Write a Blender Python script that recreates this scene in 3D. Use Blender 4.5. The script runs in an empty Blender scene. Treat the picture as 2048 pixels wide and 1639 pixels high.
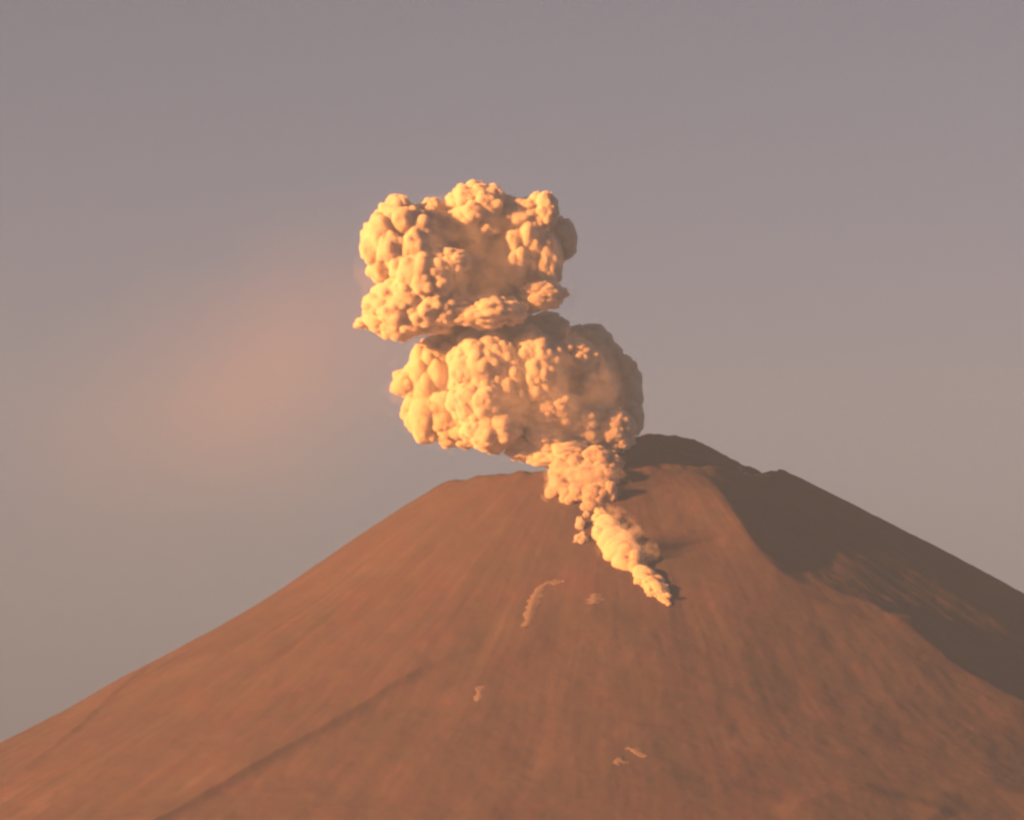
import bpy, math, random
import numpy as np
from mathutils import Vector

sc = bpy.context.scene
COL = sc.collection
rad = math.radians

# ---------------------------------------------------------------- camera
CAM_Y, CAM_Z, MID_Z = -12000.0, 1600.0, 2130.0
F_PX = 10000.0                                     # focal length in pixels of the 2048 wide photograph
cam_data = bpy.data.cameras.new('camera')
cam = bpy.data.objects.new('camera', cam_data)
COL.objects.link(cam)
sc.camera = cam
PITCH = math.atan2(MID_Z - CAM_Z, -CAM_Y)
cam.location = (0, CAM_Y, CAM_Z)
cam.rotation_euler = (math.pi / 2 + PITCH, 0, 0)
cam_data.sensor_width = 36.0
cam_data.lens = 36.0 * F_PX / 2048.0
cam_data.clip_start = 1.0
cam_data.clip_end = 100000.0

# ---------------------------------------------------------------- sky, sun, exposure
SUN_EL, SUN_ROT = 12.5, 247.0
world = bpy.data.worlds.new('World')
sc.world = world
world.use_nodes = True
wn = world.node_tree
sky = wn.nodes.new('ShaderNodeTexSky')
sky.sky_type = 'NISHITA'
sky.sun_disc = False
sky.sun_elevation = rad(SUN_EL)
sky.sun_rotation = rad(SUN_ROT)
sky.altitude = 3500
sky.air_density = 1.0
sky.dust_density = 4.0
sky.ozone_density = 3.0
hs = wn.nodes.new('ShaderNodeHueSaturation')
hs.inputs['Saturation'].default_value = 0.24
tint = wn.nodes.new('ShaderNodeMixRGB')               # dusty air: a little less blue than the clean model sky
tint.blend_type = 'MULTIPLY'
tint.inputs[0].default_value = 1.0
tint.inputs[2].default_value = (1.17, 1.04, 1.11, 1)
wn.links.new(sky.outputs[0], hs.inputs['Color'])
wn.links.new(hs.outputs[0], tint.inputs[1])
wn.links.new(tint.outputs[0], wn.nodes['Background'].inputs[0])
wn.nodes['Background'].inputs[1].default_value = 0.0106

sd = bpy.data.lights.new('sun', 'SUN')
sun = bpy.data.objects.new('sun', sd)
COL.objects.link(sun)
sd.energy = 5.0
sd.angle = rad(0.5)
sd.color = (1.0, 0.335, 0.075)
to_sun = Vector((math.sin(rad(SUN_ROT)) * math.cos(rad(SUN_EL)), math.cos(rad(SUN_ROT)) * math.cos(rad(SUN_EL)), math.sin(rad(SUN_EL))))
sun.rotation_euler = to_sun.to_track_quat('Z', 'Y').to_euler()
sun.location = (-3000, -3000, 4000)

sc.view_settings.view_transform = 'Standard'
sc.view_settings.look = 'None'
sc.view_settings.gamma = 1.0
sc.view_settings.exposure = 2.2
sc.render.engine = 'CYCLES'
cy = sc.cycles
cy.max_bounces = 10
cy.diffuse_bounces = 4
cy.volume_bounces = 8
cy.transparent_max_bounces = 32
cy.use_denoising = True
cy.pixel_filter_type = 'BLACKMAN_HARRIS'
cy.filter_width = 2.6

# ---------------------------------------------------------------- helpers
rng = np.random.default_rng(7)


def ray(px, py):
    """direction (per metre of depth along +Y) of the line of sight through a photograph pixel"""
    cx, cyy = (px - 1024.0) / F_PX, (819.5 - py) / F_PX
    c, s = math.cos(PITCH), math.sin(PITCH)
    d = np.array([cx, c - s * cyy, s + c * cyy])
    return d / d[1]


def at(px, py, Y):
    d = ray(px, py)
    return np.array([0, CAM_Y, CAM_Z]) + d * (Y - CAM_Y)


def link(name, mesh, mat, parent=None):
    o = bpy.data.objects.new(name, mesh)
    COL.objects.link(o)
    if mat:
        mesh.materials.append(mat)
    if parent:
        o.parent = parent
    return o


def mesh_from(verts, faces, smooth=True):
    """fast mesh from numpy arrays, all faces with the same number of corners"""
    verts = np.asarray(verts, np.float32)
    faces = np.asarray(faces, np.int32)
    m = bpy.data.meshes.new('mesh')
    m.vertices.add(len(verts))
    m.vertices.foreach_set('co', verts.ravel())
    k = faces.shape[1]
    m.loops.add(faces.size)
    m.loops.foreach_set('vertex_index', faces.ravel())
    m.polygons.add(len(faces))
    m.polygons.foreach_set('loop_start', np.arange(0, faces.size, k, dtype=np.int32))
    m.polygons.foreach_set('loop_total', np.full(len(faces), k, np.int32))
    if smooth:
        m.polygons.foreach_set('use_smooth', np.ones(len(faces), bool))
    m.update()
    m.validate()
    return m


def hash2(i, j, seed):
    h = (i.astype(np.int64) * 374761393 + j.astype(np.int64) * 668265263 + seed * 974634777) & 0xFFFFFFFF
    h = ((h ^ (h >> 13)) * 1274126177) & 0xFFFFFFFF
    return ((h ^ (h >> 16)) & 0xFFFF) / 65535.0 * 2 - 1


def vnoise(x, y, seed=0):
    i, j = np.floor(x), np.floor(y)
    u, v = x - i, y - j
    u, v = u * u * u * (u * (u * 6 - 15) + 10), v * v * v * (v * (v * 6 - 15) + 10)
    a, b = hash2(i, j, seed), hash2(i + 1, j, seed)
    c, d = hash2(i, j + 1, seed), hash2(i + 1, j + 1, seed)
    return (a + (b - a) * u) * (1 - v) + (c + (d - c) * u) * v


def fbm(x, y, octaves=4, seed=0, gain=0.5):
    s, a = np.zeros_like(x), 1.0
    for k in range(octaves):
        s += a * vnoise(x, y, seed + k * 17)
        x, y, a = x * 2.03 + 5.3, y * 2.03 + 1.7, a * gain
    return s


def sstep(a, b, x):
    t = np.clip((x - a) / (b - a), 0, 1)
    return t * t * (3 - 2 * t)


# ---------------------------------------------------------------- the volcano
CX, CYY, RIM = 241.0, 0.0, 400.0
rim_pts = []                                       # angle, rim height: 0 right, 90 far side, 180 left, 270 near side
for ang, py in ((0, 932), (22, 955), (42, 958), (58, 960), (74, 960), (90, 960), (112, 958), (135, 958), (158, 958), (180, 962), (202, 956),
                (225, 946), (250, 932), (270, 922), (290, 922), (305, 930), (322, 944), (340, 940)):
    x, y = CX + RIM * math.cos(rad(ang)), CYY + RIM * math.sin(rad(ang))
    Y = y
    px = x / ((Y - CAM_Y)) * F_PX + 1024
    rim_pts.append((ang, at(px, py, Y)[2]))
rim_pts.append((360, rim_pts[0][1]))
RA = np.array([p[0] for p in rim_pts], float)
RZ = np.array([p[1] for p in rim_pts], float)


def rim_height(th):
    a = np.degrees(th) % 360
    z = 0
    for d in (-6, -2, 2, 6):
        z = z + np.interp((a + d) % 360, RA, RZ) / 4
    return z


def base_height(x, y):
    dx, dy = x - CX, y - CYY
    r = np.hypot(dx, dy)
    th = np.arctan2(dy, dx)
    zr = rim_height(th)
    slope = 0.592 + 0.055 * np.cos(th + math.pi) - 0.02 * np.sin(th)
    d = np.maximum(r - RIM, 0)
    far = 1.0 / (1.0 + np.maximum(d - 900, 0) / 6500.0)
    keep = np.exp(-d / 700.0)                      # the uneven rim evens out down the flank
    top = zr * keep + 2015.0 * (1 - keep)
    out = top - slope * d * far
    out = out - 28.0 * np.exp(-((d - 470) / 270.0) ** 2) * np.maximum(-np.cos(th), 0) ** 2
    out = np.maximum(out, 0) + 25 * np.log1p(np.exp(np.clip(-np.abs(out) / 25, -50, 0)))
    inn = zr - np.minimum((RIM - r) * 0.95, 230 + 0 * r)
    soft = 14.0
    t = np.clip((r - RIM) / soft, -1, 1)
    return np.where(r < RIM, inn, out) - 3.0 * (1 - t * t)


# the high back wall of the crater: its inner face looks right and towards the camera, away from the sun
WALL = np.array([at(*p) for p in ((1150, 925, -60), (1200, 893, 10), (1245, 874, 70), (1300, 867, 140), (1345, 869, 200), (1388, 876, 260), (1440, 905, 330), (1490, 930, 385), (1532, 946, 410), (1590, 985, 430))])


def hit(px, py):
    """where the line of sight through a photograph pixel meets the bare cone"""
    Y = np.arange(-2600, 400, 2.0)
    d = ray(px, py)
    X, Z = d[0] * (Y - CAM_Y), CAM_Z + d[2] * (Y - CAM_Y)
    below = Z <= base_height(X, Y)
    k = int(np.argmax(below))
    return np.array([X[k], Y[k]])


def line(pts, n=6):
    p = np.array([hit(*q) for q in pts])
    t = np.arange(len(p))
    tt = np.linspace(0, len(p) - 1, (len(p) - 1) * n + 1)
    q = np.stack([np.interp(tt, t, p[:, 0]), np.interp(tt, t, p[:, 1])], 1)
    for _ in range(14):
        q[1:-1] = (q[:-2] + 2 * q[1:-1] + q[2:]) / 4
    return q


def line_dist(x, y, pl):
    """distance to a polyline, signed (positive on its right hand going along it), and the position 0..1 along it"""
    best = np.full(x.shape, 1e9)
    side = np.zeros(x.shape)
    par = np.zeros(x.shape)
    for k in range(len(pl) - 1):
        a, b = pl[k], pl[k + 1]
        e = b - a
        L2 = float(e @ e) + 1e-9
        t = np.clip(((x - a[0]) * e[0] + (y - a[1]) * e[1]) / L2, 0, 1)
        qx, qy = x - a[0] - t * e[0], y - a[1] - t * e[1]
        d = np.hypot(qx, qy)
        m = d < best
        best = np.where(m, d, best)
        side = np.where(m, np.sign(e[1] * qx - e[0] * qy), side)
        par = np.where(m, (k + t) / (len(pl) - 1), par)
    return best, side, par


# crests: pixels on the photograph that lie on them, height, width on the left hand going down, width on the right hand
CRESTS = [
    ([(990, 1270), (830, 1345), (700, 1432), (590, 1492), (470, 1562), (330, 1642), (250, 1690)], 19, 16, 170, 'plain'),
    ([(300, 1330), (200, 1420), (90, 1510), (0, 1570)], 8, 16, 90, 'plain'),
    ([(1395, 934), (1440, 1010), (1490, 1090), (1535, 1150), (1600, 1190), (1660, 1195), (1750, 1225), (1840, 1300), (1900, 1345), (2048, 1420), (2150, 1470)], 34, 70, 120, 'plain'),
    ([(1780, 1235), (1870, 1290), (1950, 1320), (2048, 1352), (2150, 1400)], 14, 40, 60, 'plain'),
    ([(1600, 960), (1700, 1040), (1800, 1115), (1930, 1190), (2048, 1260)], 8, 30, 60, 'plain'),
    ([(1560, 1640), (1640, 1595), (1740, 1590), (1830, 1605), (1900, 1640)], 16, 50, 60, 'plain'),
    ([(1850, 1600), (1950, 1572), (2060, 1596), (2200, 1660)], 10, 45, 60, 'plain'),
]
CREST_LINES = [(line(c[0]),) + c[1:] for c in CRESTS]


def height(x, y):
    z = base_height(x, y)
    dx, dy = x - CX, y - CYY
    r = np.hypot(dx, dy)
    th = np.arctan2(dy, dx)
    d = np.maximum(r - RIM, 0)
    # runnels that fan out down the flank
    wob = 0.016 * fbm(x / 320, y / 320, 2, 3)
    grow = sstep(20, 700, d)
    gully = fbm((th + wob) * 18, r / 1400, 4, 11, 0.5)
    z = z + grow * 1.4 * gully
    z = z + (0.35 + 0.65 * grow) * 3.2 * fbm(x / 210, y / 210, 5, 23, 0.5) * sstep(-10, 60, r - RIM * 0.9)
    z = z + 1.3 * fbm(x / 55, y / 55, 3, 61) * sstep(-10, 60, r - RIM * 0.9)
    z = z + 4.0 * fbm(x / 60, y / 60, 3, 29) * np.exp(-((r - RIM) / 60.0) ** 2)
    dist, side, par = line_dist(x, y, WALL[:, :2])
    crest = np.interp(par * (len(WALL) - 1), np.arange(len(WALL)), WALL[:, 2]) + 2.5 * fbm(x / 25, y / 25, 3, 53)
    near = dist < 260
    wall = crest - np.where(side > 0, 1.25, 0.72) * dist
    z = np.where(near, np.maximum(z, wall), z)
    for pl, hgt, wl, wr, _ in CREST_LINES:
        dist, side, par = line_dist(x, y, pl)
        fade = sstep(0, 0.12, par) * (1 - sstep(0.9, 1.0, par)) * (0.8 + 0.3 * vnoise(x / 140 + hgt, y / 140, 41))
        w = np.where(side > 0, wr, wl)
        z = z + hgt * fade * np.exp(-(dist / w) ** 1.4)
    return z


def spaced(lo, hi, step, far):
    core = np.arange(lo, hi + step, step)
    out, s = [], step
    p = hi
    while p < far:
        s *= 1.18
        p += s
        out.append(p)
    up = np.array(out)
    out, s = [], step
    p = lo
    while p > -far:
        s *= 1.18
        p -= s
        out.append(p)
    return np.concatenate([np.array(out)[::-1], core, up])


gx = spaced(-1500, 1600, 4.0, 15000)
gy = spaced(-2200, 620, 4.5, 15000)
GX, GY = np.meshgrid(gx, gy)
GZ = height(GX, GY)
nx, ny = len(gx), len(gy)
idx = np.arange(nx * ny).reshape(ny, nx)
quads = np.stack([idx[:-1, :-1], idx[:-1, 1:], idx[1:, 1:], idx[1:, :-1]], -1).reshape(-1, 4)


# ---------------------------------------------------------------- materials
def new_mat(name):
    m = bpy.data.materials.new(name)
    m.use_nodes = True
    nt = m.node_tree
    return m, nt, nt.nodes['Principled BSDF'], nt.nodes['Material Output']


def N(nt, kind, **kw):
    n = nt.nodes.new(kind)
    for k, v in kw.items():
        setattr(n, k, v)
    return n


def ramp(nt, stops):
    r = nt.nodes.new('ShaderNodeValToRGB')
    e = r.color_ramp.elements
    while len(e) > 1:
        e.remove(e[-1])
    e[0].position, e[0].color = stops[0][0], (*stops[0][1], 1)
    for p, c in stops[1:]:
        el = e.new(p)
        el.color = (*c, 1)
    return r


def math_node(nt, op, a, b=None):
    n = nt.nodes.new('ShaderNodeMath')
    n.operation = op
    for k, v in enumerate((a, b)):
        if v is None:
            continue
        if isinstance(v, (int, float)):
            n.inputs[k].default_value = v
        else:
            nt.links.new(v, n.inputs[k])
    return n.outputs[0]


def volcano_material():
    m, nt, b, out = new_mat('volcanic_scree')
    geo = N(nt, 'ShaderNodeNewGeometry')
    sep = N(nt, 'ShaderNodeSeparateXYZ')
    nt.links.new(geo.outputs['Position'], sep.inputs[0])
    dx = math_node(nt, 'SUBTRACT', sep.outputs[0], CX)
    dy = math_node(nt, 'SUBTRACT', sep.outputs[1], CYY)
    th = math_node(nt, 'ARCTAN2', dx, math_node(nt, 'MULTIPLY', dy, -1.0))
    r = math_node(nt, 'SQRT', math_node(nt, 'ADD', math_node(nt, 'MULTIPLY', dx, dx), math_node(nt, 'MULTIPLY', dy, dy)))
    comb = N(nt, 'ShaderNodeCombineXYZ')
    nt.links.new(math_node(nt, 'MULTIPLY', th, 34.0), comb.inputs[0])
    nt.links.new(math_node(nt, 'MULTIPLY', r, 0.0022), comb.inputs[1])
    streak = N(nt, 'ShaderNodeTexNoise')
    streak.inputs['Scale'].default_value = 1.0
    streak.inputs['Detail'].default_value = 6.0
    streak.inputs['Roughness'].default_value = 0.6
    streak.inputs['Distortion'].default_value = 0.15
    nt.links.new(comb.outputs[0], streak.inputs['Vector'])
    blot = N(nt, 'ShaderNodeTexNoise')
    blot.inputs['Scale'].default_value = 0.0042
    blot.inputs['Detail'].default_value = 7.0
    blot.inputs['Roughness'].default_value = 0.58
    nt.links.new(geo.outputs['Position'], blot.inputs['Vector'])
    mixv = math_node(nt, 'ADD', math_node(nt, 'MULTIPLY', streak.outputs[0], 0.5), math_node(nt, 'MULTIPLY', blot.outputs[0], 0.5))
    rp = ramp(nt, [(0.30, (0.044, 0.040, 0.045)), (0.42, (0.066, 0.053, 0.058)), (0.52, (0.076, 0.060, 0.064)), (0.60, (0.085, 0.067, 0.070)), (0.72, (0.120, 0.098, 0.102))])
    nt.links.new(mixv, rp.inputs[0])
    hue = N(nt, 'ShaderNodeTexNoise')
    hue.inputs['Scale'].default_value = 0.0075
    hue.inputs['Detail'].default_value = 6.0
    hue.inputs['Roughness'].default_value = 0.65
    hue.inputs['Distortion'].default_value = 0.8
    nt.links.new(geo.outputs['Position'], hue.inputs['Vector'])
    hr = ramp(nt, [(0.34, (0.93, 1.00, 1.00)), (0.47, (1.0, 1.0, 1.02)), (0.56, (1.04, 0.96, 1.04)), (0.68, (1.12, 0.93, 1.0))])   # grey ash to red scoria
    nt.links.new(hue.outputs[0], hr.inputs[0])
    hm_ = N(nt, 'ShaderNodeMixRGB', blend_type='MULTIPLY')
    hm_.inputs[0].default_value = 1.0
    nt.links.new(rp.outputs[0], hm_.inputs[1])
    nt.links.new(hr.outputs[0], hm_.inputs[2])
    nt.links.new(hm_.outputs[0], b.inputs['Base Color'])
    b.inputs['Roughness'].default_value = 0.95
    b.inputs['Specular IOR Level'].default_value = 0.1
    fine = N(nt, 'ShaderNodeTexNoise')
    fine.inputs['Scale'].default_value = 0.05
    fine.inputs['Detail'].default_value = 5.0
    nt.links.new(geo.outputs['Position'], fine.inputs['Vector'])
    bump = N(nt, 'ShaderNodeBump')
    bump.inputs['Strength'].default_value = 0.2
    bump.inputs['Distance'].default_value = 6.0
    nt.links.new(math_node(nt, 'ADD', math_node(nt, 'MULTIPLY', fine.outputs[0], 0.6), math_node(nt, 'MULTIPLY', streak.outputs[0], 0.6)), bump.inputs['Height'])
    nt.links.new(bump.outputs[0], b.inputs['Normal'])
    return m


def ash_material(name, col, smoke_col, dens):
    """two materials: the dense heart of an ash cloud, and the loose smoke round it"""
    m, nt, b, out = new_mat(name)
    b.inputs['Base Color'].default_value = (*col, 1)
    b.inputs['Roughness'].default_value = 1.0
    b.inputs['Specular IOR Level'].default_value = 0.0
    v = bpy.data.materials.new(name + '_smoke')
    v.use_nodes = True
    nt = v.node_tree
    nt.nodes.remove(nt.nodes['Principled BSDF'])
    p = nt.nodes.new('ShaderNodeVolumePrincipled')
    p.inputs['Color'].default_value = (*smoke_col, 1)
    p.inputs['Density'].default_value = dens
    nt.links.new(p.outputs[0], nt.nodes['Material Output'].inputs['Volume'])
    return m, v


def cloud_mesh(outer, inner, faces, mats):
    """the smoke's outer skin and the dense heart inside it as one mesh"""
    n = len(outer)
    me = mesh_from(np.concatenate([outer, inner]), np.concatenate([faces, faces + n]))
    me.materials.append(mats[0])
    me.materials.append(mats[1])
    ix = np.zeros(len(faces) * 2, np.int32)
    ix[:len(faces)] = 1
    me.polygons.foreach_set('material_index', ix)
    return me


M_VOLCANO = volcano_material()
M_ASH = ash_material('pale_ash', (0.52, 0.43, 0.33), (0.95, 0.91, 0.86), 0.34)
M_DUSTY = ash_material('brown_ash', (0.26, 0.19, 0.155), (0.86, 0.79, 0.74), 0.3)
M_TONGUE = ash_material('ochre_ash', (0.50, 0.37, 0.24), (0.95, 0.90, 0.83), 0.3)
M_DUST = ash_material('pale_dust', (0.15, 0.128, 0.128), (0.9, 0.88, 0.87), 0.12)

volcano = link('volcano', mesh_from(np.stack([GX, GY, GZ], -1).reshape(-1, 3), quads), M_VOLCANO)
volcano['kind'] = 'structure'
volcano['label'] = 'bare brown scree cone of a volcano with a notched crater rim'

# ---------------------------------------------------------------- ash clouds
def icosphere(sub):
    t = (1 + 5 ** 0.5) / 2
    v = [(-1, t, 0), (1, t, 0), (-1, -t, 0), (1, -t, 0), (0, -1, t), (0, 1, t), (0, -1, -t), (0, 1, -t), (t, 0, -1), (t, 0, 1), (-t, 0, -1), (-t, 0, 1)]
    f = [(0, 11, 5), (0, 5, 1), (0, 1, 7), (0, 7, 10), (0, 10, 11), (1, 5, 9), (5, 11, 4), (11, 10, 2), (10, 7, 6), (7, 1, 8),
         (3, 9, 4), (3, 4, 2), (3, 2, 6), (3, 6, 8), (3, 8, 9), (4, 9, 5), (2, 4, 11), (6, 2, 10), (8, 6, 7), (9, 8, 1)]
    v = np.array(v, float)
    v /= np.linalg.norm(v, axis=1)[:, None]
    f = np.array(f)
    for _ in range(sub):
        e = np.concatenate([f[:, [0, 1]], f[:, [1, 2]], f[:, [2, 0]]])
        e.sort(1)
        ue, inv = np.unique(e, axis=0, return_inverse=True)
        inv = inv.reshape(-1)
        mid = v[ue[:, 0]] + v[ue[:, 1]]
        mid /= np.linalg.norm(mid, axis=1)[:, None]
        n = len(v)
        v = np.concatenate([v, mid])
        k = len(f)
        a, b, c = n + inv[:k], n + inv[k:2 * k], n + inv[2 * k:]
        f = np.concatenate([np.stack([f[:, 0], a, c], 1), np.stack([f[:, 1], b, a], 1), np.stack([f[:, 2], c, b], 1), np.stack([a, b, c], 1)])
    return v, f


ICO = {s: icosphere(s) for s in (4, 5)}


def fib(n, rg):
    """n well spread directions, turned at random"""
    i = np.arange(n) + 0.5
    ph = np.arccos(1 - 2 * i / n)
    ga = math.pi * (1 + 5 ** 0.5) * i
    d = np.stack([np.cos(ga) * np.sin(ph), np.sin(ga) * np.sin(ph), np.cos(ph)], 1)
    q, _ = np.linalg.qr(rg.normal(size=(3, 3)))
    return (d + rg.normal(size=d.shape) * 0.16) @ q


def billow_radius(dirs, rg, n1=30, n2=12, lump=1.0):
    """distance to the surface of a cauliflower of overlapping balls, along each direction"""
    c1 = fib(n1, rg)
    c1 /= np.linalg.norm(c1, axis=1)[:, None]
    r1 = rg.uniform(0.28, 0.46, n1) * lump
    c1 = c1 * (rg.uniform(0.90, 1.06, n1) - r1 * 0.85)[:, None]
    cs, rs = [c1], [r1]
    for c, r in zip(c1, r1):
        k = fib(n2, rg)
        k /= np.linalg.norm(k, axis=1)[:, None]
        rr = r * rg.uniform(0.30, 0.50, n2)
        cs.append(c + k * (r * 0.88 - rr * 0.25)[:, None] if np.ndim(r) else c + k * (r * 0.95 - rr * 0.35)[:, None])
        rs.append(rr)
    C, R = np.concatenate(cs).astype(np.float32), np.concatenate(rs).astype(np.float32)
    d = dirs.astype(np.float32)
    dc = d @ C.T
    q = dc * dc - (C * C).sum(1)[None] + (R * R)[None]
    t = np.where(q > 0, dc + np.sqrt(np.maximum(q, 0)), 0.55)
    t = np.maximum(t, 0.55)
    # soft maximum keeps the creases from being knife sharp
    s = np.sort(t, axis=1)[:, -3:]
    k = 0.014
    mx = s[:, -1]
    return mx + k * np.log(np.exp((s - mx[:, None]) / k).sum(1)) * 0.6


def billow(name, px, py, rpx, Y, parent, mat, stretch=(1, 1, 1), n1=30, n2=12, seed=0, sub=5, lump=1.0, shell=6.0):
    rg = np.random.default_rng(seed)
    v, f = ICO[sub]
    c = at(px, py, Y)
    R = rpx * (Y - CAM_Y) / F_PX
    t = billow_radius(v, rg, n1, n2, lump)
    p = v * 3.1 + seed * 7.3
    turb = fbm(p[:, 0] + 1.7 * p[:, 2], p[:, 1] - 1.3 * p[:, 2], 3, seed) * 0.5 + fbm(p[:, 2] * 2.2 + p[:, 0], p[:, 1] * 2.2 + p[:, 2], 3, seed + 5) * 0.5
    t = t + 0.045 * turb
    q = v * t[:, None] * np.array(stretch) * R
    q2 = v * np.maximum(t - 0.05 - shell / R, 0.3)[:, None] * np.array(stretch) * R
    o = link(name, cloud_mesh(q, q2, f, mat), None)
    if parent:
        o.parent = parent
        o.location = Vector(c) - parent.location
    else:
        o.location = c
    return o


def empty(name, loc):
    o = bpy.data.objects.new(name, None)
    COL.objects.link(o)
    o.location = Vector(loc)
    o.empty_display_size = 20
    return o


def tag(o, label, cat, group=None):
    o['label'] = label
    o['category'] = cat
    if group:
        o['group'] = group


VY = -330.0                                         # the column stands over the near side of the crater
plume = empty('ash_plume', at(1180, 935, VY))
tag(plume, 'billowing orange lit ash plume rising in two stacked heads from the crater', 'ash plume')

CAP = [  # px, py, radius px, depth offset m, stretch
    (800, 492, 72, -80, (1.0, 1.0, 1.15)), (792, 436, 40, -50, (1, 1, 1.1)), (752, 490, 38, -60, (0.8, 1, 1.3)), (862, 452, 52, -10, (1, 1, 1)),
    (846, 560, 78, -90, (1, 1, 1)), (800, 622, 66, -80, (1.05, 1, 0.85)), (755, 645, 30, -40, (1.5, 1, 0.55)), (862, 620, 52, -100, (1.1, 1, 0.9)),
    (955, 422, 56, -20, (1.15, 1, 1.0)), (1028, 432, 50, 0, (1.2, 1, 0.75)), (1084, 420, 34, -20, (1, 1, 1.1)),
    (900, 528, 38, -120, (1.1, 1, 0.8)), (968, 512, 78, 75, (0.85, 1, 1.1)), (1045, 500, 70, 15, (0.75, 1, 1.15)),
    (1094, 525, 40, -10, (0.8, 1, 1.5)), (1124, 478, 34, 40, (0.9, 1, 1.2)), (1085, 590, 38, -55, (1.2, 1, 0.75)),
    (960, 622, 52, -95, (1.4, 1, 0.62)), (905, 610, 36, -90, (1, 1, 0.9)), (1010, 622, 36, -90, (1.2, 1, 0.8)), (945, 560, 70, 100, (1.4, 1, 1)), (1042, 590, 46, 40, (1.2, 1, 0.9)),
]
COLUMN = [
    (965, 735, 66, -60, (1, 1, 1.1)), (960, 800, 62, -65, (1, 1, 1)), (985, 850, 62, -55, (1, 1, 0.85)), (1015, 770, 52, -60, (0.9, 1, 1.2)),
    (1078, 745, 66, -40, (0.85, 1, 1.1)), (1145, 718, 48, -10, (1.1, 1, 0.9)), (1178, 780, 58, 20, (0.9, 1, 1.2)), (1105, 815, 52, -30, (1.1, 1, 0.9)),
    (1160, 850, 54, 5, (1, 1, 1)), (1232, 862, 42, 0, (0.95, 1, 1.0)), (1085, 880, 40, -40, (1.2, 1, 0.8)),
    (1120, 905, 48, -40, (1.5, 1, 0.6)), (1050, 898, 34, -30, (1.2, 1, 0.7)), (1048, 842, 42, 35, (1, 1, 1)), (1094, 866, 36, 10, (1.1, 1, 1)), (1212, 878, 36, 10, (1, 1, 1)),
]
TRAIL = [(862, 745, 56, 30, (0.9, 1, 1.2)), (815, 765, 34, 30, (1, 1, 0.9)), (868, 825, 58, 20, (1, 1, 1)), (920, 862, 46, 10, (1.2, 1, 0.75)), (900, 690, 40, 30, (1, 1, 0.9))]
SHADE = [(1090, 655, 40, 110, (1.2, 1, 0.7)), (1165, 690, 50, 140, (1.2, 1, 0.8)), (1228, 780, 60, 150, (0.95, 1, 1.2)), (1200, 720, 46, 150, (1, 1, 1)), (1245, 835, 46, 130, (0.9, 1, 1.1)),
         (930, 675, 44, 40, (1.1, 1, 0.9)), (1010, 668, 44, 50, (1.3, 1, 0.7)), (1060, 690, 40, 40, (1.2, 1, 0.8))]
VENT = [(1140, 945, 40, -90, (1, 1, 1.0)), (1195, 935, 46, -80, (1.05, 1, 0.9))]
sd_ = 100
for nm, rows, mat, kw in (('cap_billow', CAP, M_ASH, {}), ('column_billow', COLUMN, M_ASH, {}), ('trailing_billow', TRAIL, M_TONGUE, dict(n1=16, n2=6, lump=1.15)),
                          ('shaded_billow', SHADE, M_ASH, dict(n1=18, n2=4, lump=1.2)), ('vent_billow', VENT, M_DUSTY, dict(n1=34, n2=6))):
    for (px, py, rp_, dy, st) in rows:
        sd_ += 1
        billow(nm, px, py, rp_ * 1.04, VY + dy, plume, mat, stretch=st, seed=sd_, **kw)


# ---------------------------------------------------------------- avalanche of hot ash on the slope
def hit_real(px, py):
    Y = np.arange(-2600, 400, 2.0)
    d = ray(px, py)
    X, Z = d[0] * (Y - CAM_Y), CAM_Z + d[2] * (Y - CAM_Y)
    k = int(np.argmax(Z <= height(X, Y)))
    return np.array([X[k], Y[k], Z[k]])


flow = empty('ash_avalanche', hit_real(1200, 1030))
tag(flow, 'bright orange tongue of ash spilling down the slope below the vent cloud', 'ash avalanche')


def slope_billow(name, px, py, rpx, lift, parent, mat, **kw):
    p = hit_real(px, py)
    return billow(name, px, py, rpx, p[1] - lift, parent, mat, **kw)


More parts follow.
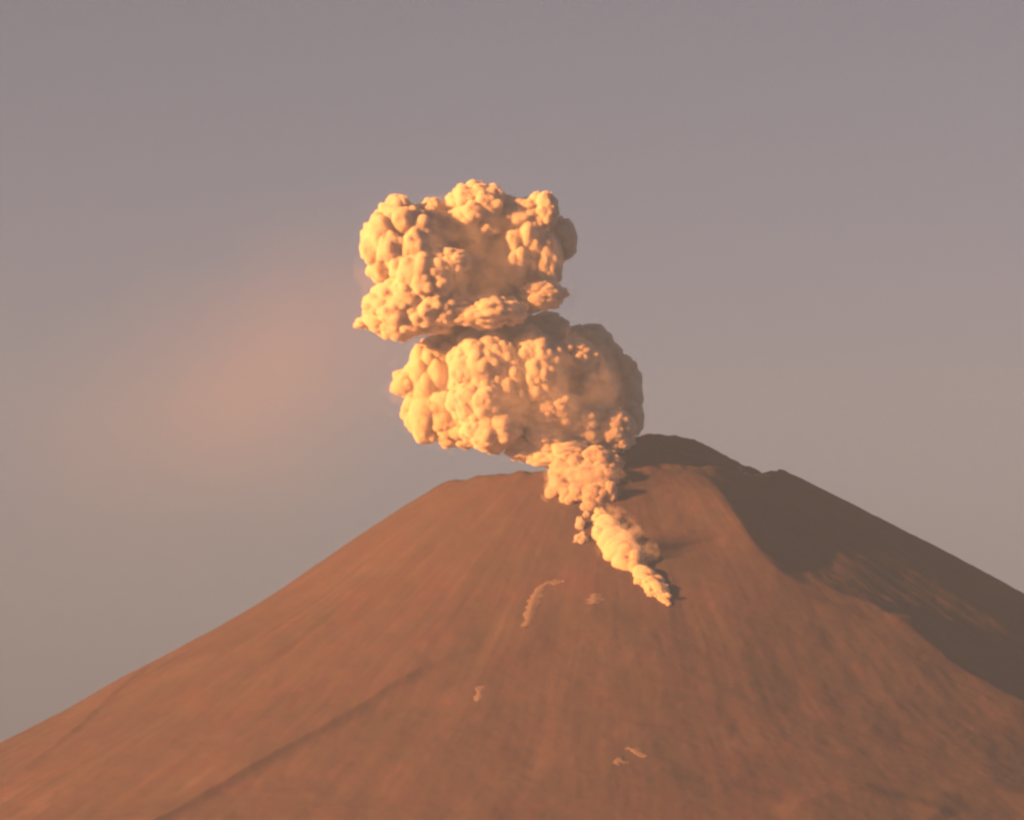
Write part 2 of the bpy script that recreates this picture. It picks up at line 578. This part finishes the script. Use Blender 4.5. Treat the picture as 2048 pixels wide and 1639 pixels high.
def tongue(name, pts, parent, mat, seed, tall=0.8):
    """a lumpy body of ash lying along a line on the slope; pts: px, py, half width px"""
    rg = np.random.default_rng(seed)
    P = np.array([hit_real(p[0], p[1]) for p in pts])
    W = np.array([p[2] for p in pts]) * 1.19
    n, m = 90, 56
    base, t = np.arange(len(P)), np.linspace(0, len(P) - 1, n)
    sm = lambda a: np.interp(t, base, a)
    ker = np.hanning(15) / np.hanning(15).sum()
    smooth = lambda a: np.convolve(np.pad(a, 7, mode='edge'), ker, 'valid')
    L = np.stack([smooth(sm(P[:, k])) for k in range(3)], 1)
    w = smooth(sm(W)) * np.sin(np.pi * np.linspace(0.012, 0.988, n)) ** 0.35
    T = np.gradient(L, axis=0)
    T /= np.linalg.norm(T, axis=1)[:, None]
    S = np.cross(T, np.array([0, 0, 1.0]))
    S /= np.linalg.norm(S, axis=1)[:, None]
    U = np.cross(S, T)
    an = np.linspace(0, 2 * math.pi, m, endpoint=False)
    D = S[:, None] * np.cos(an)[None, :, None] + U[:, None] * (np.sin(an) * tall)[None, :, None]
    V = L[:, None] + D * w[:, None, None]
    # balls of ash swell the surface
    k = 150
    ci, cj = rg.integers(0, n, k), rg.integers(0, m, k)
    C, rr = V[ci, cj], rg.uniform(5, 19, k) * np.clip(w[ci] / 26, 0.35, 1)
    flat = V.reshape(-1, 3)
    q = np.linalg.norm(flat[:, None] - C[None], axis=2) / rr[None]
    push = (np.sqrt(np.maximum(0, 1 - q * q)) * rr[None] * 0.6).max(1).reshape(n, m)
    V = V + (D / np.linalg.norm(D, axis=2)[..., None]) * push[..., None]
    V2 = L[:, None] + (V - L[:, None]) * 0.82
    ii = np.arange(n * m).reshape(n, m)
    jj = np.roll(ii, -1, 1)
    F = np.stack([ii[:-1], ii[1:], jj[1:], jj[:-1]], -1).reshape(-1, 4)
    F = np.concatenate([F[:, [0, 1, 2]], F[:, [0, 2, 3]]])
    ends = [np.stack([np.full(m, n * m), ii[0], jj[0]], 1), np.stack([np.full(m, n * m + 1), jj[-1], ii[-1]], 1)]
    F = np.concatenate([F] + ends)
    O = np.concatenate([V.reshape(-1, 3), L[:1] - T[:1], L[-1:] + T[-1:]]) - np.array(parent.location)
    I = np.concatenate([V2.reshape(-1, 3), L[:1] + T[:1], L[-1:] - T[-1:]]) - np.array(parent.location)
    o = link(name, cloud_mesh(O, I, F, mat), None)
    o.parent = parent
    return o


tongue('tongue', [(1196, 1014, 13), (1206, 1042, 21), (1222, 1074, 29), (1242, 1104, 36), (1262, 1124, 36), (1284, 1140, 28)], flow, M_TONGUE, 5, 0.6)
tongue('tongue_front', [(1262, 1130, 15), (1284, 1146, 22), (1303, 1162, 21), (1317, 1182, 17), (1329, 1199, 12), (1340, 1212, 6)], flow, M_TONGUE, 6, 0.5)
rgt = np.random.default_rng(77)
for k in range(26):
    f_ = rgt.uniform(0.1, 1.0)
    bx, by = np.interp(f_, [0, .3, .6, .8, 1], [1205, 1230, 1262, 1305, 1338]), np.interp(f_, [0, .3, .6, .8, 1], [1035, 1090, 1126, 1168, 1210])
    wd = np.interp(f_, [0, .5, .75, 1], [16, 30, 24, 10])
    off = rgt.uniform(-1, 1) * wd
    slope_billow('dust_puff', bx + off * 0.8, by - off * 0.5, rgt.uniform(6, 13), 8, flow, M_TONGUE, stretch=(1, 1, rgt.uniform(0.7, 1.1)), seed=400 + k, n1=12, n2=4, sub=4)
for k, (px, py, r_, st) in enumerate([(1128, 972, 32, (1, 1, 1)), (1168, 962, 36, (1, 1, 0.9)), (1205, 958, 34, (1, 1, 1)), (1150, 992, 28, (1.1, 1, 0.9)), (1190, 992, 30, (1.1, 1, 0.9)),
                                      (1220, 990, 20, (0.8, 1, 1.4)), (1105, 985, 16, (1, 1, 1)), (1178, 1012, 14, (1.3, 1, 0.7))]):
    slope_billow('spill_billow', px, py, r_, 14, flow, M_DUSTY, stretch=st, seed=360 + k, n1=30, n2=6)
for k, (px, py, r_, st, rt) in enumerate([(1160, 1052, 13, (0.8, 1, 1.7), -8), (1162, 1078, 15, (1.1, 1, 1.1), 0), (1172, 1030, 8, (1, 1, 1.4), 0)]):
    slope_billow('side_billow', px, py, r_, 6, flow, M_DUST, stretch=st, seed=340 + k, n1=14, n2=4)


# ---------------------------------------------------------------- pale streaks on the slope
def streak_patch(name, pts, widths, label, lift=1.2, thick=2.0):
    """a low mound of pale dust that follows a line on the slope"""
    P = np.array([hit_real(*p) for p in pts])
    n = 6 * (len(P) - 1) + 1
    t = np.linspace(0, len(P) - 1, n)
    base = np.arange(len(P))
    L = np.stack([np.interp(t, base, P[:, k]) for k in range(2)], 1)
    W = np.interp(t, base, np.array(widths, float) * 1.7)
    T = np.gradient(L, axis=0)
    T /= np.linalg.norm(T, axis=1)[:, None] + 1e-9
    S = np.stack([T[:, 1], -T[:, 0]], 1)
    m = 9
    u = np.linspace(-1, 1, m)
    rg = np.random.default_rng(len(pts) * 31 + int(pts[0][0]))
    rough = 1 + 0.3 * rg.normal(size=(n, 1)) + 0.45 * vnoise(np.arange(n)[:, None] * 0.7 + 9.1, np.sign(u)[None] * 5.0 + np.zeros((n, 1)), n)
    X = L[:, None, 0] + S[:, None, 0] * u[None] * W[:, None] * rough
    Y = L[:, None, 1] + S[:, None, 1] * u[None] * W[:, None] * rough
    end = np.sin(np.pi * np.linspace(0.02, 0.98, n))[:, None] ** 0.4
    Zb = height(X, Y)
    Z = Zb + lift * 0.2 - 1.0 + (thick + 1.0) * (1 - u[None] ** 2) * end + 0.5 * rg.normal(size=X.shape) * (1 - u[None] ** 2)
    V = np.stack([X, Y, Z], -1).reshape(-1, 3)
    org = V.mean(0)
    ii = np.arange(n * m).reshape(n, m)
    F = np.stack([ii[:-1, :-1], ii[:-1, 1:], ii[1:, 1:], ii[1:, :-1]], -1).reshape(-1, 4)
    V2 = V.copy()
    V2[:, 2] = height(V[:, 0], V[:, 1]) - 3.0                   # underside, buried in the slope
    edge = np.concatenate([ii[0, :], ii[1:, -1], ii[-1, -2::-1], ii[-2:0:-1, 0]])
    k = len(V)
    skirt = np.stack([edge, np.roll(edge, -1), np.roll(edge, -1) + k, edge + k], 1)
    o = link(name, mesh_from(np.concatenate([V, V2]) - org, np.concatenate([F, F[:, ::-1] + k, skirt])), M_DUST[0])
    o.location = org
    tag(o, label, 'dust patch', 'pale dust patches on the slope')
    return o


streak_patch('dust_patch', [(1128, 1162), (1098, 1165), (1080, 1178), (1066, 1205), (1056, 1232), (1050, 1255)], [4, 5, 8, 8, 7, 9], 'hooked pale pink dust streak curving down the slope, longest of the pale patches')
streak_patch('dust_patch', [(1192, 1186), (1190, 1196), (1188, 1208)], [8, 10, 7], 'small round pale dust spot between the hooked streak and the ash tongue')
streak_patch('dust_patch', [(1252, 1494), (1272, 1502), (1292, 1512)], [6, 7, 6], 'short slanting pale bar low on the slope, upper of a close pair')
streak_patch('dust_patch', [(1230, 1530), (1240, 1522), (1256, 1524)], [6, 8, 5], 'short pale curl low on the slope, lower of a close pair')
streak_patch('dust_patch', [(1474, 937), (1492, 945), (1515, 950), (1538, 949)], [4, 6, 6, 4], 'pale crescent lying in the notch of the crater rim')
streak_patch('dust_patch', [(958, 1372), (957, 1388), (956, 1402)], [5, 6, 5], 'faint upright pale dab alone on the brown slope below the hooked streak')

# ---------------------------------------------------------------- haze
def box_mesh(lo, hi):
    v = [(x, y, z) for x in (lo[0], hi[0]) for y in (lo[1], hi[1]) for z in (lo[2], hi[2])]
    f = [(0, 1, 3, 2), (4, 6, 7, 5), (0, 4, 5, 1), (2, 3, 7, 6), (0, 2, 6, 4), (1, 5, 7, 3)]
    return mesh_from(v, f, smooth=False)


hm = bpy.data.materials.new('haze')
hm.use_nodes = True
hn = hm.node_tree
hn.nodes.remove(hn.nodes['Principled BSDF'])
pv = hn.nodes.new('ShaderNodeVolumePrincipled')
pv.inputs['Color'].default_value = (0.27, 0.49, 1.0, 1)
pv.inputs['Density'].default_value = 2.25e-5
pv.inputs['Anisotropy'].default_value = 0.0
hn.links.new(pv.outputs[0], hn.nodes['Material Output'].inputs['Volume'])
far = max(abs(gx[0]), abs(gx[-1]), abs(gy[0]), abs(gy[-1])) + 50
haze = link('haze', box_mesh((-far, -far, float(GZ.min()) - 3), (far, far, 2960)), hm)
haze['kind'] = 'stuff'
haze['label'] = 'thin even haze filling the air round the volcano'

# ---------------------------------------------------------------- thin smoke drifting off to the left
def drifting_smoke():
    v, f = ICO[4]
    R = np.array([1080.0, 340.0, 580.0])
    c = at(550, 735, -150)
    m = bpy.data.materials.new('thin_smoke')
    m.use_nodes = True
    nt = m.node_tree
    nt.nodes.remove(nt.nodes['Principled BSDF'])
    p = nt.nodes.new('ShaderNodeVolumePrincipled')
    p.inputs['Color'].default_value = (0.85, 0.78, 0.72, 1)
    nt.links.new(p.outputs[0], nt.nodes['Material Output'].inputs['Volume'])
    tc = N(nt, 'ShaderNodeTexCoord')
    ln = N(nt, 'ShaderNodeVectorMath', operation='DIVIDE')
    ln.inputs[1].default_value = tuple(R)
    nt.links.new(tc.outputs['Object'], ln.inputs[0])
    le = N(nt, 'ShaderNodeVectorMath', operation='LENGTH')
    nt.links.new(ln.outputs[0], le.inputs[0])
    no = N(nt, 'ShaderNodeTexNoise')
    no.inputs['Scale'].default_value = 0.0045
    no.inputs['Detail'].default_value = 3.0
    nt.links.new(tc.outputs['Object'], no.inputs['Vector'])
    k = math_node(nt, 'SUBTRACT', math_node(nt, 'ADD', 0.80, math_node(nt, 'MULTIPLY', no.outputs[0], 0.4)), math_node(nt, 'MULTIPLY', le.outputs['Value'], 1.25))
    k = math_node(nt, 'MAXIMUM', k, 0.0)
    nt.links.new(math_node(nt, 'MULTIPLY', math_node(nt, 'MULTIPLY', k, k), 0.00085), p.inputs['Density'])
    o = link('drifting_smoke', mesh_from(v * R, f), m)
    o.location = c
    o.rotation_euler = (0, rad(-27), 0)
    o['kind'] = 'stuff'
    tag(o, 'faint pinkish veil of smoke drifting away beside the ash plume', 'smoke')
    return o


drifting_smoke()
cy.volume_step_rate = 2.0
cy.volume_max_steps = 128


def veil(px, py, rx, rz, Y, dens, seed, parent, scale=0.016, turn=0.0):
    """wisps of thin smoke hanging round the billows"""
    v, f = ICO[4]
    k = (Y - CAM_Y) / F_PX
    R = np.array([rx * k, rx * k * 0.8, rz * k])
    m = bpy.data.materials.new('wispy_smoke')
    m.use_nodes = True
    nt = m.node_tree
    nt.nodes.remove(nt.nodes['Principled BSDF'])
    p = nt.nodes.new('ShaderNodeVolumePrincipled')
    p.inputs['Color'].default_value = (0.96, 0.93, 0.87, 1)
    nt.links.new(p.outputs[0], nt.nodes['Material Output'].inputs['Volume'])
    tc = N(nt, 'ShaderNodeTexCoord')
    dv = N(nt, 'ShaderNodeVectorMath', operation='DIVIDE')
    dv.inputs[1].default_value = tuple(R)
    nt.links.new(tc.outputs['Object'], dv.inputs[0])
    le = N(nt, 'ShaderNodeVectorMath', operation='LENGTH')
    nt.links.new(dv.outputs[0], le.inputs[0])
    no = N(nt, 'ShaderNodeTexNoise')
    no.inputs['Scale'].default_value = scale
    no.inputs['Detail'].default_value = 4.0
    no.inputs['Roughness'].default_value = 0.6
    mp = N(nt, 'ShaderNodeVectorMath', operation='ADD')
    mp.inputs[1].default_value = (seed * 91.0, 0, seed * 37.0)
    nt.links.new(tc.outputs['Object'], mp.inputs[0])
    nt.links.new(mp.outputs[0], no.inputs['Vector'])
    d = math_node(nt, 'SUBTRACT', math_node(nt, 'MULTIPLY', no.outputs[0], 2.2), math_node(nt, 'ADD', math_node(nt, 'MULTIPLY', le.outputs['Value'], 0.9), 0.35))
    d = math_node(nt, 'MULTIPLY', math_node(nt, 'MAXIMUM', d, 0.0), dens)
    nt.links.new(d, p.inputs['Density'])
    o = link('veil', mesh_from(v * R, f), m)
    o.rotation_euler = (0, rad(turn), 0)
    o.parent = parent
    o.location = Vector(at(px, py, Y)) - parent.location
    return o


veil(935, 545, 230, 165, VY - 10, 0.007, 1, plume)
veil(1025, 780, 270, 145, VY - 10, 0.007, 2, plume)
veil(1262, 1112, 58, 130, hit_real(1262, 1112)[1] - 5, 0.045, 3, flow, 0.035, -34)
veil(1170, 975, 95, 70, hit_real(1170, 975)[1] - 5, 0.04, 4, flow, 0.03)
